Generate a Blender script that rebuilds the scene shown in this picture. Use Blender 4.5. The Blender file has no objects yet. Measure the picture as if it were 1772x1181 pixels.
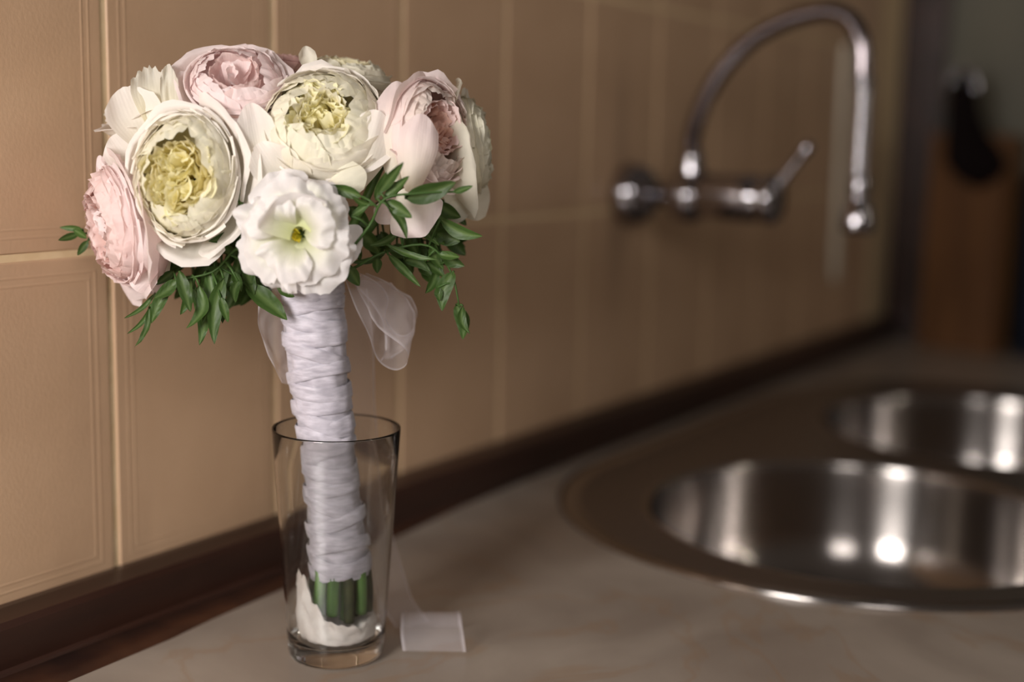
import bpy, bmesh, math, random
from mathutils import Vector, Matrix, noise
import mathutils
random.seed(7)
sc = bpy.context.scene
V = Vector

# ------------------------------------------------------------------ camera
FPX = 2300.0; CH = 0.325
_X = V((2400-886, 257-590.5, FPX)).normalized()
_D = V((567-886, 0, FPX)); _D.y = -(_X.x*_D.x+_X.z*_D.z)/_X.y; _D.normalize()
_U = -_D; _Y = _U.cross(_X)
if _Y.z < 0: _Y = -_Y
M = Matrix((_X, _Y, _U))                       # image axes (right, down, forward) -> world
CAM = V((0, 0, CH))
def ray(px, py): return M @ V((px-886, py-590.5, FPX))
def ground(px, py, z=0.0):
    r = ray(px, py); return CAM + r*((z-CH)/r.z)
def on_y(px, py, y):
    r = ray(px, py); return CAM + r*(y/r.y)
def on_x(px, py, x):
    r = ray(px, py); return CAM + r*(x/r.x)
B = ground(582, 1132)                           # where the glass stands
F = M @ V((0, 0, 1)); F.z = 0; F.normalize()    # horizontal, away from the camera
RH = V((F.y, -F.x, 0))                          # horizontal, to the right
UP = V((0, 0, 1))
def at(px, py, dep=0.0):                        # dep in cm behind the glass axis
    r = ray(px, py); return CAM + r*((B.dot(F)+dep*0.01)/r.dot(F))
def loc(r, f, u): return B + RH*r + F*f + UP*u
cd = bpy.data.cameras.new('camera'); cam = bpy.data.objects.new('camera', cd)
sc.collection.objects.link(cam)
r_, u_, b_ = M @ V((1, 0, 0)), M @ V((0, -1, 0)), M @ V((0, 0, -1))
cam.matrix_world = Matrix(((r_.x, u_.x, b_.x, CAM.x), (r_.y, u_.y, b_.y, CAM.y), (r_.z, u_.z, b_.z, CAM.z), (0, 0, 0, 1)))
cd.lens = FPX/1772*36; cd.sensor_width = 36; cd.clip_start = 0.02
cd.dof.use_dof = True; cd.dof.focus_distance = 0.765; cd.dof.aperture_fstop = 2.1
sc.camera = cam

# ------------------------------------------------------------------ light
w = bpy.data.worlds.new('room'); sc.world = w; w.use_nodes = True
w.node_tree.nodes['Background'].inputs[0].default_value = (0.75, 0.60, 0.50, 1)
w.node_tree.nodes['Background'].inputs[1].default_value = 0.085
def area(name, pos, target, sx, sy, power, col):
    l = bpy.data.lights.new(name, 'AREA'); l.shape = 'RECTANGLE'; l.size = sx; l.size_y = sy
    l.energy = power; l.color = col
    o = bpy.data.objects.new(name, l); sc.collection.objects.link(o)
    o.location = pos; o.rotation_euler = (V(target)-V(pos)).to_track_quat('-Z', 'Y').to_euler()
    return o
area('window_light', (-0.50, 0.36, 0.48), (0.70, 0.5, 0.20), 0.34, 0.42, 14.0, (1.0, 0.95, 0.91))
area('front_fill_light', (-0.42, -0.50, 0.80), (0.58, 0.5, 0.22), 0.40, 0.45, 4.2, (1.0, 0.94, 0.90))  # soft fill added behind camera-left to brighten the front of the blooms
area('far_window_light', (1.40, -2.2, 1.1), (1.3, 0.4, 0.05), 0.10, 1.3, 3.5, (1.0, 0.90, 0.76))
sc.view_settings.view_transform = 'Standard'; sc.view_settings.look = 'None'
sc.view_settings.exposure = 0.0; sc.view_settings.gamma = 1.0; sc.view_settings.use_curve_mapping = False
sc.cycles.max_bounces = 14; sc.cycles.transparent_max_bounces = 16; sc.cycles.transmission_bounces = 10
sc.cycles.sample_clamp_indirect = 6

# ------------------------------------------------------------------ helpers
def link(o, parent=None, label=None, cat=None, group=None, kind=None):
    sc.collection.objects.link(o)
    if parent is not None: o.parent = parent
    for k, v in (('label', label), ('category', cat), ('group', group), ('kind', kind)):
        if v: o[k] = v
    return o
def mesh(name, verts, faces, mat, parent=None, smooth=True, attrs=None, **kw):
    me = bpy.data.meshes.new(name)
    me.from_pydata([tuple(v) for v in verts], [], faces)
    if mat: me.materials.append(mat)
    if smooth: me.polygons.foreach_set('use_smooth', [True]*len(me.polygons))
    for k, vals in (attrs or {}).items():
        if isinstance(vals[0], (tuple, list)):
            a = me.color_attributes.new(k, 'FLOAT_COLOR', 'POINT')
            a.data.foreach_set('color', [c for v in vals for c in (*v[:3], 1.0)])
        else:
            a = me.attributes.new(k, 'FLOAT', 'POINT'); a.data.foreach_set('value', vals)
    me.update()
    return link(bpy.data.objects.new(name, me), parent, **kw)
def from_bm(name, bm, mat, parent=None, smooth=False, **kw):
    me = bpy.data.meshes.new(name); bm.to_mesh(me); bm.free()
    if mat: me.materials.append(mat)
    if smooth: me.polygons.foreach_set('use_smooth', [True]*len(me.polygons))
    return link(bpy.data.objects.new(name, me), parent, **kw)
def empty(name, pos, label, cat, group=None):
    o = bpy.data.objects.new(name, None); o.location = pos; o.empty_display_size = 0.02
    return link(o, None, label, cat, group)
def keep(o, root):                              # child whose mesh is in world coordinates
    o.location = -V(root.location); return o
def grid_faces(nu, nv, wrap=False, off=0):
    fs = []
    for j in range(nv-1):
        for i in range(nu if wrap else nu-1):
            a = j*nu+i; b = j*nu+(i+1) % nu
            fs.append((off+a, off+b, off+b+nu, off+a+nu))
    return fs
def catmull(P, n):
    P = [V(p) for p in P]; out = []; m = len(P)-1
    for k in range(n):
        t = k/(n-1)*m; i = min(int(t), m-1); f = t-i
        p0 = P[i-1] if i > 0 else P[0]*2-P[1]; p1 = P[i]; p2 = P[i+1]
        p3 = P[i+2] if i+2 <= m else P[m]*2-P[m-1]
        out.append(0.5*((2*p1)+(p2-p0)*f+(2*p0-5*p1+4*p2-p3)*f*f+(3*p1-p0-3*p2+p3)*f**3))
    return out
def tube(path, radii, n=14, cap=True):
    vs = []; fs = []; m = len(path); up = None
    for k in range(m):
        T = (path[min(k+1, m-1)]-path[max(k-1, 0)]).normalized()
        if up is None:
            up = T.orthogonal().normalized()
        up = (up-T*up.dot(T)).normalized(); s = T.cross(up)
        r = radii[k] if isinstance(radii, (list, tuple)) else radii
        for i in range(n):
            a = 2*math.pi*i/n; vs.append(path[k]+up*(r*math.cos(a))+s*(r*math.sin(a)))
    fs = grid_faces(n, m, True)
    if cap: fs += [tuple(range(n))[::-1], tuple(range((m-1)*n, m*n))]
    return vs, fs
def lathe(prof, n=48, origin=V((0, 0, 0)), axis=None):
    q = axis.to_track_quat('Z', 'Y') if axis is not None else None
    vs = []
    for r, z in prof:
        for i in range(n):
            a = 2*math.pi*i/n; p = V((r*math.cos(a), r*math.sin(a), z))
            vs.append(origin+((q @ p) if q else p))
    return vs, grid_faces(n, len(prof), True)
def srgb(r, g, b):
    f = lambda c: (c/255/12.92) if c <= 10.3 else ((c/255+0.055)/1.055)**2.4
    return (f(r), f(g), f(b), 1)

# ------------------------------------------------------------------ materials
def mat(name, col=(0.8, 0.8, 0.8, 1), rough=0.5, metal=0.0, **kw):
    m = bpy.data.materials.new(name); m.use_nodes = True
    p = m.node_tree.nodes['Principled BSDF']
    p.inputs['Base Color'].default_value = col; p.inputs['Roughness'].default_value = rough
    p.inputs['Metallic'].default_value = metal
    for k, v in kw.items(): p.inputs[k.replace('_', ' ')].default_value = v
    return m
def nd(m, t, **kw):
    n = m.node_tree.nodes.new(t)
    for k, v in kw.items():
        if hasattr(n, k): setattr(n, k, v)
        else: n.inputs[k].default_value = v
    return n
def ln(m, a, b): m.node_tree.links.new(a, b)
def noise_color(m, c1, c2, scale, lo=0.35, hi=0.65, detail=4, coord='Object', stretch=(1, 1, 1), rough=0.5):
    tc = nd(m, 'ShaderNodeTexCoord'); mp = nd(m, 'ShaderNodeMapping'); mp.inputs['Scale'].default_value = stretch
    nz = nd(m, 'ShaderNodeTexNoise'); nz.inputs['Scale'].default_value = scale; nz.inputs['Detail'].default_value = detail
    nz.inputs['Roughness'].default_value = rough
    cr = nd(m, 'ShaderNodeValToRGB'); cr.color_ramp.elements[0].position = lo; cr.color_ramp.elements[1].position = hi
    cr.color_ramp.elements[0].color = c1; cr.color_ramp.elements[1].color = c2
    ln(m, tc.outputs[coord], mp.inputs[0]); ln(m, mp.outputs[0], nz.inputs['Vector']); ln(m, nz.outputs['Fac'], cr.inputs[0])
    ln(m, cr.outputs[0], m.node_tree.nodes['Principled BSDF'].inputs['Base Color'])
    return nz, cr
def bump(m, src, strength, dist):
    b = nd(m, 'ShaderNodeBump'); b.inputs['Strength'].default_value = strength; b.inputs['Distance'].default_value = dist
    ln(m, src, b.inputs['Height']); ln(m, b.outputs[0], m.node_tree.nodes['Principled BSDF'].inputs['Normal'])

m_tile = mat('beige_glazed_tile', rough=0.34)
nz, _ = noise_color(m_tile, srgb(190, 156, 125), srgb(204, 170, 138), 9, 0.3, 0.7, 5)
m_tile.node_tree.nodes['Principled BSDF'].inputs['Specular IOR Level'].default_value = 0.35
nzb = nd(m_tile, 'ShaderNodeTexNoise'); nzb.inputs['Scale'].default_value = 60; bump(m_tile, nzb.outputs['Fac'], 0.12, 0.001)
m_grout = mat('pale_grout', rough=0.85); noise_color(m_grout, srgb(222, 194, 152), srgb(232, 206, 166), 80)
m_trim = mat('dark_brown_lacquer', rough=0.38); noise_color(m_trim, srgb(40, 22, 16), srgb(58, 34, 25), 30, stretch=(0.15, 1, 1))
m_reflection_strip = mat('brown_reflection_strip', rough=0.5); noise_color(m_reflection_strip, srgb(44, 22, 14), srgb(72, 42, 26), 25)
m_marble = mat('grey_marble', rough=0.3)
def marble(m):
    tc = nd(m, 'ShaderNodeTexCoord')
    n1 = nd(m, 'ShaderNodeTexNoise'); n1.inputs['Scale'].default_value = 7; n1.inputs['Detail'].default_value = 8; n1.inputs['Distortion'].default_value = 0.8
    cr = nd(m, 'ShaderNodeValToRGB'); e = cr.color_ramp.elements
    e[0].position = 0.3; e[0].color = srgb(140, 127, 116); e[1].position = 0.72; e[1].color = srgb(170, 158, 146)
    n2 = nd(m, 'ShaderNodeTexNoise'); n2.inputs['Scale'].default_value = 5; n2.inputs['Detail'].default_value = 6; n2.inputs['Distortion'].default_value = 1.6
    v = nd(m, 'ShaderNodeValToRGB'); e = v.color_ramp.elements
    e[0].position = 0.475; e[0].color = (0, 0, 0, 1); e[1].position = 0.5; e[1].color = (1, 1, 1, 1)
    x = v.color_ramp.elements.new(0.525); x.color = (0, 0, 0, 1)
    mx = nd(m, 'ShaderNodeMix', data_type='RGBA'); mx.inputs[7].default_value = srgb(150, 112, 70)
    sc_ = nd(m, 'ShaderNodeMath', operation='MULTIPLY'); sc_.inputs[1].default_value = 0.28
    for n in (n1, n2): ln(m, tc.outputs['Object'], n.inputs['Vector'])
    ln(m, n1.outputs['Fac'], cr.inputs[0]); ln(m, n2.outputs['Fac'], v.inputs[0])
    ln(m, v.outputs[0], sc_.inputs[0]); ln(m, sc_.outputs[0], mx.inputs[0]); ln(m, cr.outputs[0], mx.inputs[6])
    ln(m, mx.outputs[2], m.node_tree.nodes['Principled BSDF'].inputs['Base Color'])
marble(m_marble)
m_steel = mat('brushed_steel', (0.42, 0.39, 0.37, 1), 0.22, 1.0)
m_steel.node_tree.nodes['Principled BSDF'].inputs['Anisotropic'].default_value = 0.85; m_steel.node_tree.nodes['Principled BSDF'].inputs['Anisotropic Rotation'].default_value = 0.25
_tg = nd(m_steel, 'ShaderNodeTangent', direction_type='RADIAL', axis='Z'); ln(m_steel, _tg.outputs[0], m_steel.node_tree.nodes['Principled BSDF'].inputs['Tangent'])
m_plate = mat('matt_steel_plate', (0.30, 0.26, 0.235, 1), 0.40, 1.0)
m_chrome = mat('chrome', (0.42, 0.40, 0.42, 1), 0.09, 1.0)
m_spout = mat('darkened_chrome', (0.24, 0.21, 0.22, 1), 0.10, 1.0)  # spout chrome: the dark surroundings it reflects are put into the colour
m_hose = mat('bright_chrome', (0.80, 0.78, 0.82, 1), 0.22, 1.0)
m_dark = mat('dark_rubber', srgb(20, 13, 13), 0.85); m_dark.node_tree.nodes['Principled BSDF'].inputs['Specular IOR Level'].default_value = 0.1
m_wood = mat('orange_brown_wood', rough=0.5); noise_color(m_wood, srgb(92, 60, 34), srgb(116, 78, 44), 14, stretch=(3, 3, 0.25))
m_wall2 = mat('grey_green_paint', rough=0.6); noise_color(m_wall2, srgb(96, 94, 82), srgb(112, 108, 92), 4)
m_pale = mat('pale_strip', rough=0.5); noise_color(m_pale, srgb(232, 220, 198), srgb(242, 230, 210), 20)
m_blue = mat('dark_blue_enamel', rough=0.4); noise_color(m_blue, srgb(20, 28, 44), srgb(28, 36, 54), 12)
m_tissue = mat('white_tissue', rough=0.9); nz, _ = noise_color(m_tissue, srgb(226, 216, 210), srgb(244, 238, 234), 60); bump(m_tissue, nz.outputs['Fac'], 0.5, 0.002)
m_stem = mat('green_stem', rough=0.45); noise_color(m_stem, srgb(52, 84, 34), srgb(92, 130, 58), 90, stretch=(1, 1, 0.2))
m_cut = mat('dark_stem_core', rough=0.7); noise_color(m_cut, srgb(34, 40, 20), srgb(60, 66, 34), 150)
m_glass = mat('clear_glass', (0.97, 0.98, 0.97, 1), 0.0); pg = m_glass.node_tree.nodes['Principled BSDF']
pg.inputs['Transmission Weight'].default_value = 1.0; pg.inputs['IOR'].default_value = 1.45
# petals: pigment comes from a colour attribute; light passes through the thin tissue
def petal_mat(name, bumps=0.25, trans=0.35, rough=0.55):
    m = bpy.data.materials.new(name); m.use_nodes = True; nt = m.node_tree; p = nt.nodes['Principled BSDF']
    a = nd(m, 'ShaderNodeAttribute', attribute_name='pigment')
    ln(m, a.outputs['Color'], p.inputs['Base Color']); p.inputs['Roughness'].default_value = rough
    p.inputs['Specular IOR Level'].default_value = 0.25
    tr = nd(m, 'ShaderNodeBsdfTranslucent'); ln(m, a.outputs['Color'], tr.inputs[0])
    mx = nd(m, 'ShaderNodeMixShader'); mx.inputs[0].default_value = trans
    ln(m, p.outputs[0], mx.inputs[1]); ln(m, tr.outputs[0], mx.inputs[2])
    ln(m, mx.outputs[0], nt.nodes['Material Output'].inputs[0])
    uva = nd(m, 'ShaderNodeAttribute', attribute_name='vein'); wv = nd(m, 'ShaderNodeMath', operation='SINE')
    nz = nd(m, 'ShaderNodeTexNoise'); nz.inputs['Scale'].default_value = 260
    tc = nd(m, 'ShaderNodeTexCoord'); ln(m, tc.outputs['Object'], nz.inputs['Vector'])
    ln(m, uva.outputs['Fac'], wv.inputs[0])
    ad = nd(m, 'ShaderNodeMath', operation='MULTIPLY_ADD'); ad.inputs[1].default_value = 0.12
    ln(m, wv.outputs[0], ad.inputs[0]); ln(m, nz.outputs['Fac'], ad.inputs[2])
    b = nd(m, 'ShaderNodeBump'); b.inputs['Strength'].default_value = bumps; b.inputs['Distance'].default_value = 0.0006
    ln(m, ad.outputs[0], b.inputs['Height']); ln(m, b.outputs[0], p.inputs['Normal'])
    return m
m_petal = petal_mat('petal', trans=0.42)
m_leaf = petal_mat('leaf', 0.3, 0.18, 0.42)
# organza and satin ribbon
def ribbon_mat(name, a0, a1):
    m = bpy.data.materials.new(name); m.use_nodes = True; nt = m.node_tree; p = nt.nodes['Principled BSDF']
    p.inputs['Base Color'].default_value = srgb(232, 224, 228); p.inputs['Roughness'].default_value = 0.45
    tl = nd(m, 'ShaderNodeBsdfTranslucent'); tl.inputs[0].default_value = srgb(232, 224, 228)
    mx = nd(m, 'ShaderNodeMixShader'); mx.inputs[0].default_value = 0.4
    tp = nd(m, 'ShaderNodeBsdfTransparent'); at_ = nd(m, 'ShaderNodeAttribute', attribute_name='edge')
    mr = nd(m, 'ShaderNodeMapRange'); mr.inputs['To Min'].default_value = a0; mr.inputs['To Max'].default_value = a1
    m2 = nd(m, 'ShaderNodeMixShader')
    ln(m, at_.outputs['Fac'], mr.inputs['Value']); ln(m, mr.outputs[0], m2.inputs[0])
    ln(m, p.outputs[0], mx.inputs[1]); ln(m, tl.outputs[0], mx.inputs[2])
    ln(m, tp.outputs[0], m2.inputs[1]); ln(m, mx.outputs[0], m2.inputs[2]); ln(m, m2.outputs[0], nt.nodes['Material Output'].inputs[0])
    return m
m_organza = ribbon_mat('sheer_organza', 0.24, 0.70)
m_wrap = mat('white_organza_wrap', srgb(214, 206, 212), 0.5); m_wrap.node_tree.nodes['Principled BSDF'].inputs['Sheen Weight'].default_value = 0.3
nz, _ = noise_color(m_wrap, srgb(172, 167, 178), srgb(204, 199, 210), 90, stretch=(1, 1, 4)); bump(m_wrap, nz.outputs['Fac'], 0.35, 0.001)

# ------------------------------------------------------------------ the wall, its tiles and the trim
YW = 0.672; XE = 2.20
def box(bm, x0, x1, y0, y1, z0, z1):
    vs = [bm.verts.new((x, y, z)) for z in (z0, z1) for y in (y0, y1) for x in (x0, x1)]
    for f in ((0, 2, 3, 1), (4, 5, 7, 6), (0, 1, 5, 4), (1, 3, 7, 5), (3, 2, 6, 7), (2, 0, 4, 6)):
        bm.faces.new([vs[i] for i in f])
bm = bmesh.new(); box(bm, -0.25, XE+0.08, YW+0.0010, YW+0.08, -0.30, 0.86)
wall = from_bm('wall_left', bm, m_grout, kind='structure')
TW, TH, GAP = 0.1505, 0.214, 0.0042
def tile_mesh(wd, ht):
    hw, hh = wd/2-GAP/2, ht/2-GAP/2
    rings = [(0, 0.004), (0, 0.0012), (0.0012, 0.0), (0.0085, 0.0), (0.0097, -0.0002), (0.0109, 0.0), (0.0135, 0.0),
             (0.0147, -0.0002), (0.0159, 0.0)]
    vs = []; fs = []
    for d, y in rings:
        vs += [(-hw+d, y, -hh+d), (hw-d, y, -hh+d), (hw-d, y, hh-d), (-hw+d, y, hh-d)]
    for k in range(len(rings)-1):
        for i in range(4): fs.append((k*4+i, k*4+(i+1) % 4, k*4+4+(i+1) % 4, k*4+4+i))
    n = (len(rings)-1)*4; fs.append((n, n+1, n+2, n+3))
    me = bpy.data.meshes.new('tile'); me.from_pydata(vs, [], fs); me.materials.append(m_tile); return me
full = tile_mesh(TW, TH)
X0 = 0.5665
cols = range(-5, 11)
for r, zc in enumerate((0.136, 0.350, 0.564, 0.778)):
    for c in cols:
        xl = X0+TW*c
        if xl+TW > XE: continue
        o = bpy.data.objects.new('tile', full); link(o, wall)
        o.location = (xl+TW/2, YW+random.uniform(-0.0002, 0.0002), zc)
        o.rotation_euler = (random.uniform(-.002, .002), 0, random.uniform(-.002, .002))
# trim: an extruded profile with bevelled top and a foot bead
prof = [(YW+0.004, 0.0), (YW+0.004, 0.034), (YW-0.008, 0.0355), (YW-0.024, 0.0335), (YW-0.027, 0.030), (YW-0.027, 0.006), (YW-0.0285, 0.0045), (YW-0.0295, 0.0015), (YW-0.028, 0.0)]
vs = [(x, y, z+0.0002) for x in (-0.25, XE) for y, z in prof]; n = len(prof)
mesh('trim_1', vs, [(i, (i+1) % n, n+(i+1) % n, n+i) for i in range(n)]+[tuple(range(n)), tuple(range(n, 2*n))[::-1]], m_trim, smooth=False, kind='structure')
# brown strip modelled in place of the dark reflection along the trim's foot
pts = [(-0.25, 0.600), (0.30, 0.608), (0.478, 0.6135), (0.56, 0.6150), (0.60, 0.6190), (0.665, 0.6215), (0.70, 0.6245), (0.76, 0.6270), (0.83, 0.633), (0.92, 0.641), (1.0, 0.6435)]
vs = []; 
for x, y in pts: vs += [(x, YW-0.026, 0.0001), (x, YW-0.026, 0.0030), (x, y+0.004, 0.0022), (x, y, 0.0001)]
mesh('reflection_strip', vs, grid_faces(4, len(pts)), m_reflection_strip, kind='structure')

# end wall with darker pilaster
bm = bmesh.new(); box(bm, XE, XE+0.08, -0.35, YW+0.08, -0.3, 0.86); from_bm('wall_right', bm, m_wall2, kind='structure')
bm = bmesh.new(); box(bm, XE-0.018, XE+0.001, 0.602, YW+0.001, 0.0002, 0.86)
bmesh.ops.bevel(bm, geom=[e for e in bm.edges], offset=0.003, segments=2)
from_bm('trim_3', bm, m_trim, kind='structure')

# ------------------------------------------------------------------ worktop with the sink cut-out
SA, SB, SR = V((1.12, 0.365)), V((1.54, 0.365)), 0.257
def stadium(r, n=96):
    out = []
    for i in range(n):
        a = 2*math.pi*i/n+math.pi/2+1e-6
        c = SA if (i < n/2) else SB
        out.append(V((c.x+r*math.cos(a), c.y+r*math.sin(a))))
    return out
hole = stadium(SR-0.008)
x0, x1, y0, y1 = -0.25, XE, 0.02, YW+0.002
ctr = (SA+SB)/2
bm = bmesh.new()
def loop_at(pts, z): return [bm.verts.new((p[0], p[1], z)) for p in pts]
rect = [(x0, y0), (x1, y0), (x1, y1), (x0, y1)]
for z in (0.0, -0.035):
    L1 = loop_at(hole, z); L2 = loop_at(rect, z)
    es = [bm.edges.new((L[i], L[(i+1) % len(L)])) for L in (L1, L2) for i in range(len(L))]
    bmesh.ops.triangle_fill(bm, edges=es, use_beauty=True)
    if z == 0: T1, T2 = L1, L2
for A_, B_ in ((T1, L1), (T2, L2)):
    for i in range(len(A_)):
        j = (i+1) % len(A_); bm.faces.new((A_[i], A_[j], B_[j], B_[i]))
bmesh.ops.recalc_face_normals(bm, faces=bm.faces)
from_bm('worktop', bm, m_marble, label='grey marble kitchen worktop with faint ochre veins around the sink', cat='worktop')

# ------------------------------------------------------------------ sink
sink = empty('kitchen_sink', (1.33, 0.365, 0), 'stainless steel double round bowl sink set in the marble worktop', 'sink')
bowls = [(V((1.105, 0.347)), 0.187), (V((1.54, 0.345)), 0.187)]
bm = bmesh.new()
rp = [(SR, 0.0002), (SR+0.0005, 0.0018), (SR-0.0012, 0.0034), (SR-0.004, 0.0040), (SR-0.008, 0.0034), (SR-0.013, 0.0016), (SR-0.018, 0.0010)]
loops = [loop_at(stadium(r), z) for r, z in rp]
for a, b in zip(loops, loops[1:]):
    for i in range(len(a)):
        j = (i+1) % len(a); f = bm.faces.new((a[i], a[j], b[j], b[i])); f.smooth = True
from_bm('rim', bm, m_steel, sink)
bm = bmesh.new()
Ls = [loop_at(stadium(SR-0.018), 0.0010)]+[loop_at([(c.x+(r+0.004)*math.cos(2*math.pi*i/72), c.y+(r+0.004)*math.sin(2*math.pi*i/72)) for i in range(72)], 0.0010) for c, r in bowls]
es = [bm.edges.new((L[i], L[(i+1) % len(L)])) for L in Ls for i in range(len(L))]
bmesh.ops.triangle_fill(bm, edges=es, use_beauty=True)
bmesh.ops.recalc_face_normals(bm, faces=bm.faces)
from_bm('deck_plate', bm, m_plate, sink)
for c, r in bowls:
    pr = [(r+0.004, 0.0010), (r+0.001, 0.0014), (r-0.001, 0.0006), (r-0.0024, -0.0012), (r-0.003, -0.004), (r-0.0036, -0.012), (r-0.0045, -0.03),
          (r-0.007, -0.070), (r-0.011, -0.088), (r-0.019, -0.101), (r-0.033, -0.109), (r-0.06, -0.113), (0.09, -0.116), (0.048, -0.119), (0.044, -0.122)]
    vs, fs = lathe(pr, 80, V((c.x, c.y, 0)))
    bo = mesh('bowl', vs, fs, m_steel, sink)
    vs, fs = lathe([(0.046, -0.1205), (0.040, -0.118), (0.030, -0.122), (0.012, -0.122), (0.010, -0.117), (0.0, -0.116)], 32, V((c.x, c.y, 0)))
    mesh('drain', vs, fs, m_chrome, bo)
for ch in sink.children: keep(ch, sink)

# ------------------------------------------------------------------ wall tap
XT = 1.25
tap = empty('wall_tap', (XT, YW, 0.258), 'chrome wall tap with tall arched spout and ribbed spray hose', 'tap')
def P_(px, py): return on_x(px, py, XT)
ez = 0.260; YN = V((0, -1, 0))
def tl(name, prof, y, x=XT, z=ez, m=m_chrome, n=40, parent=tap, axis=YN):
    vs, fs = lathe(prof, n, V((x, y, z)), axis); return mesh(name, vs, fs, m, parent)
tl('wall_flange', [(0.0, 0.001), (0.030, 0.001), (0.0335, 0.004), (0.034, 0.012), (0.031, 0.022), (0.024, 0.031), (0.016, 0.036), (0.010, 0.037)], YW)
tl('inlet_pipe', [(0.0105, 0), (0.0105, 0.016), (0.013, 0.017), (0.013, 0.025), (0.0105, 0.026), (0.0105, 0.034)], YW-0.034)
tl('hub', [(0.011, 0), (0.024, 0.002), (0.0265, 0.006), (0.0265, 0.022), (0.024, 0.028), (0.020, 0.034), (0.012, 0.036)], 0.612)
tl('cartridge_body', [(0.012, 0), (0.0230, 0.001), (0.0240, 0.003), (0.0240, 0.060), (0.0225, 0.063), (0.0225, 0.066), (0.0250, 0.068), (0.0250, 0.078), (0.021, 0.082), (0.0, 0.083)], 0.580, z=0.262)
vs, fs = tube(catmull([(XT, 0.503, 0.268), (XT, 0.494, 0.283), (XT, 0.482, 0.300), (XT, 0.468, 0.318)], 12), [0.007, 0.0065, 0.006, 0.0055, 0.005, 0.005, 0.005, 0.005, 0.0052, 0.006, 0.0062, 0.004], 16)
mesh('lever', vs, fs, m_chrome, tap)
q = [(XT, 0.594, 0.272), (XT, 0.595, 0.315), (XT, 0.588, 0.345), (XT, 0.568, 0.383), (XT, 0.537, 0.415), (XT, 0.500, 0.434), (XT, 0.463, 0.442), (XT, 0.437, 0.434), (XT, 0.424, 0.410), (XT, 0.421, 0.378)]
vs, fs = tube(catmull(q, 60), 0.0088, 20); mesh('spout', vs, fs, m_spout, tap)
vs, fs = lathe([(0.008, 0.0), (0.014, 0.001), (0.0145, 0.006), (0.0115, 0.014), (0.0125, 0.018), (0.010, 0.026), (0.008, 0.03)], 28, V((XT, 0.594, 0.280))); mesh('spout_collar', vs, fs, m_chrome, tap)
pr = [(0.0085, 0.002), (0.0105, 0.0), (0.0105, -0.008), (0.0085, -0.010)]
z = 0.0; hp = []
while z > -0.092:
    hp += [(0.0078, z), (0.0092, z-0.0013), (0.0092, z-0.0027), (0.0078, z-0.004)]; z -= 0.004
vs, fs = lathe(pr, 28, V((XT, 0.4205, 0.380))); mesh('hose_collar', vs, fs, m_chrome, tap)
vs, fs = lathe(hp, 28, V((XT, 0.4195, 0.372))); mesh('ribbed_hose', vs, fs, m_hose, tap)
vs, fs = lathe([(0.009, 0.002), (0.0105, 0.0), (0.0105, -0.014), (0.0088, -0.018), (0.0100, -0.021), (0.0140, -0.028), (0.0170, -0.042), (0.0165, -0.050), (0.012, -0.052), (0.0, -0.051)], 32, V((XT, 0.418, 0.286)))
mesh('spray_head', vs, fs, m_chrome, tap)
for ch in tap.children: keep(ch, tap)

# pale strip hanging on the tiles behind the spout, on a small hook
stp = empty('hanging_strip', (1.902, YW-0.006, 0.455), 'slim pale upright strip hanging on the tiles behind the tap hose', 'utensil')
vs = []; N = 30
for k in range(N):
    t = k/(N-1); z = 0.455-t*0.345; hw = 0.0105+0.006*t
    if t > 0.93: hw *= math.sqrt(max(0.02, 1-((t-0.93)/0.07)**2))
    if t < 0.05: hw *= 0.6+0.4*t/0.05
    x = 1.897+0.012*t
    vs += [(x-hw, YW-0.004, z), (x-hw*0.6, YW-0.010, z), (x+hw*0.6, YW-0.010, z), (x+hw, YW-0.004, z)]
keep(mesh('blade', vs, grid_faces(4, N)+[(0, 1, 2, 3), tuple(range(4*N-4, 4*N))], m_pale, stp), stp)
vs, fs = tube([V((1.897, YW-0.001, 0.462)), V((1.897, YW-0.010, 0.460)), V((1.897, YW-0.013, 0.452)), V((1.897, YW-0.011, 0.446))], 0.002, 10)
keep(mesh('hook', vs, fs, m_chrome, stp), stp)

# wooden board, the dark utensil over it, the dark canister
brd = empty('wooden_board', (2.10, 0.525, 0), 'orange-brown wooden block standing upright at the end of the worktop', 'board')
bm = bmesh.new(); box(bm, -0.022, 0.022, -0.062, 0.062, 0.0002, 0.325)
bmesh.ops.bevel(bm, geom=list(bm.edges), offset=0.004, segments=2)
o = from_bm('block_body', bm, m_wood, brd); brd.rotation_euler = (0, 0, math.radians(-14))
bm = bmesh.new(); box(bm, -0.024, 0.024, -0.064, 0.064, 0.3255, 0.333); bmesh.ops.bevel(bm, geom=list(bm.edges), offset=0.002, segments=1)
from_bm('top_board', bm, m_wood, brd)
ut = empty('dark_ladle', on_x(1672, 240, 2.045), 'dark pear-shaped ladle with pale rim hanging in front of the wooden block', 'utensil')
prf = [(1668, 124, 6), (1666, 150, 24), (1668, 200, 29), (1674, 232, 36), (1684, 258, 48), (1690, 282, 54), (1692, 306, 40), (1692, 324, 8)]
vs = []
for px, py, hw in prf:
    c = on_x(px, py, 2.045); rr = hw/2300*2.0
    for i in range(20):
        a = 2*math.pi*i/20; vs.append(c+RH*(rr*math.cos(a))+F*(0.35*rr*math.sin(a)))
keep(mesh('bowl_of_ladle', vs, grid_faces(20, len(prf), True), m_dark, ut), ut)
pth = catmull([on_x(a, b, 2.04) for a, b in ((1645, 235), (1641, 195), (1644, 155), (1655, 125), (1672, 116), (1686, 130), (1692, 160))], 28)
vs, fs = tube(pth, 0.0028, 10); keep(mesh('hanging_loop', vs, fs, m_chrome, ut), ut)
can = empty('storage_canister', (2.12, 0.415, 0), 'dark blue canister at the right edge beside the wooden block', 'canister')
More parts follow.
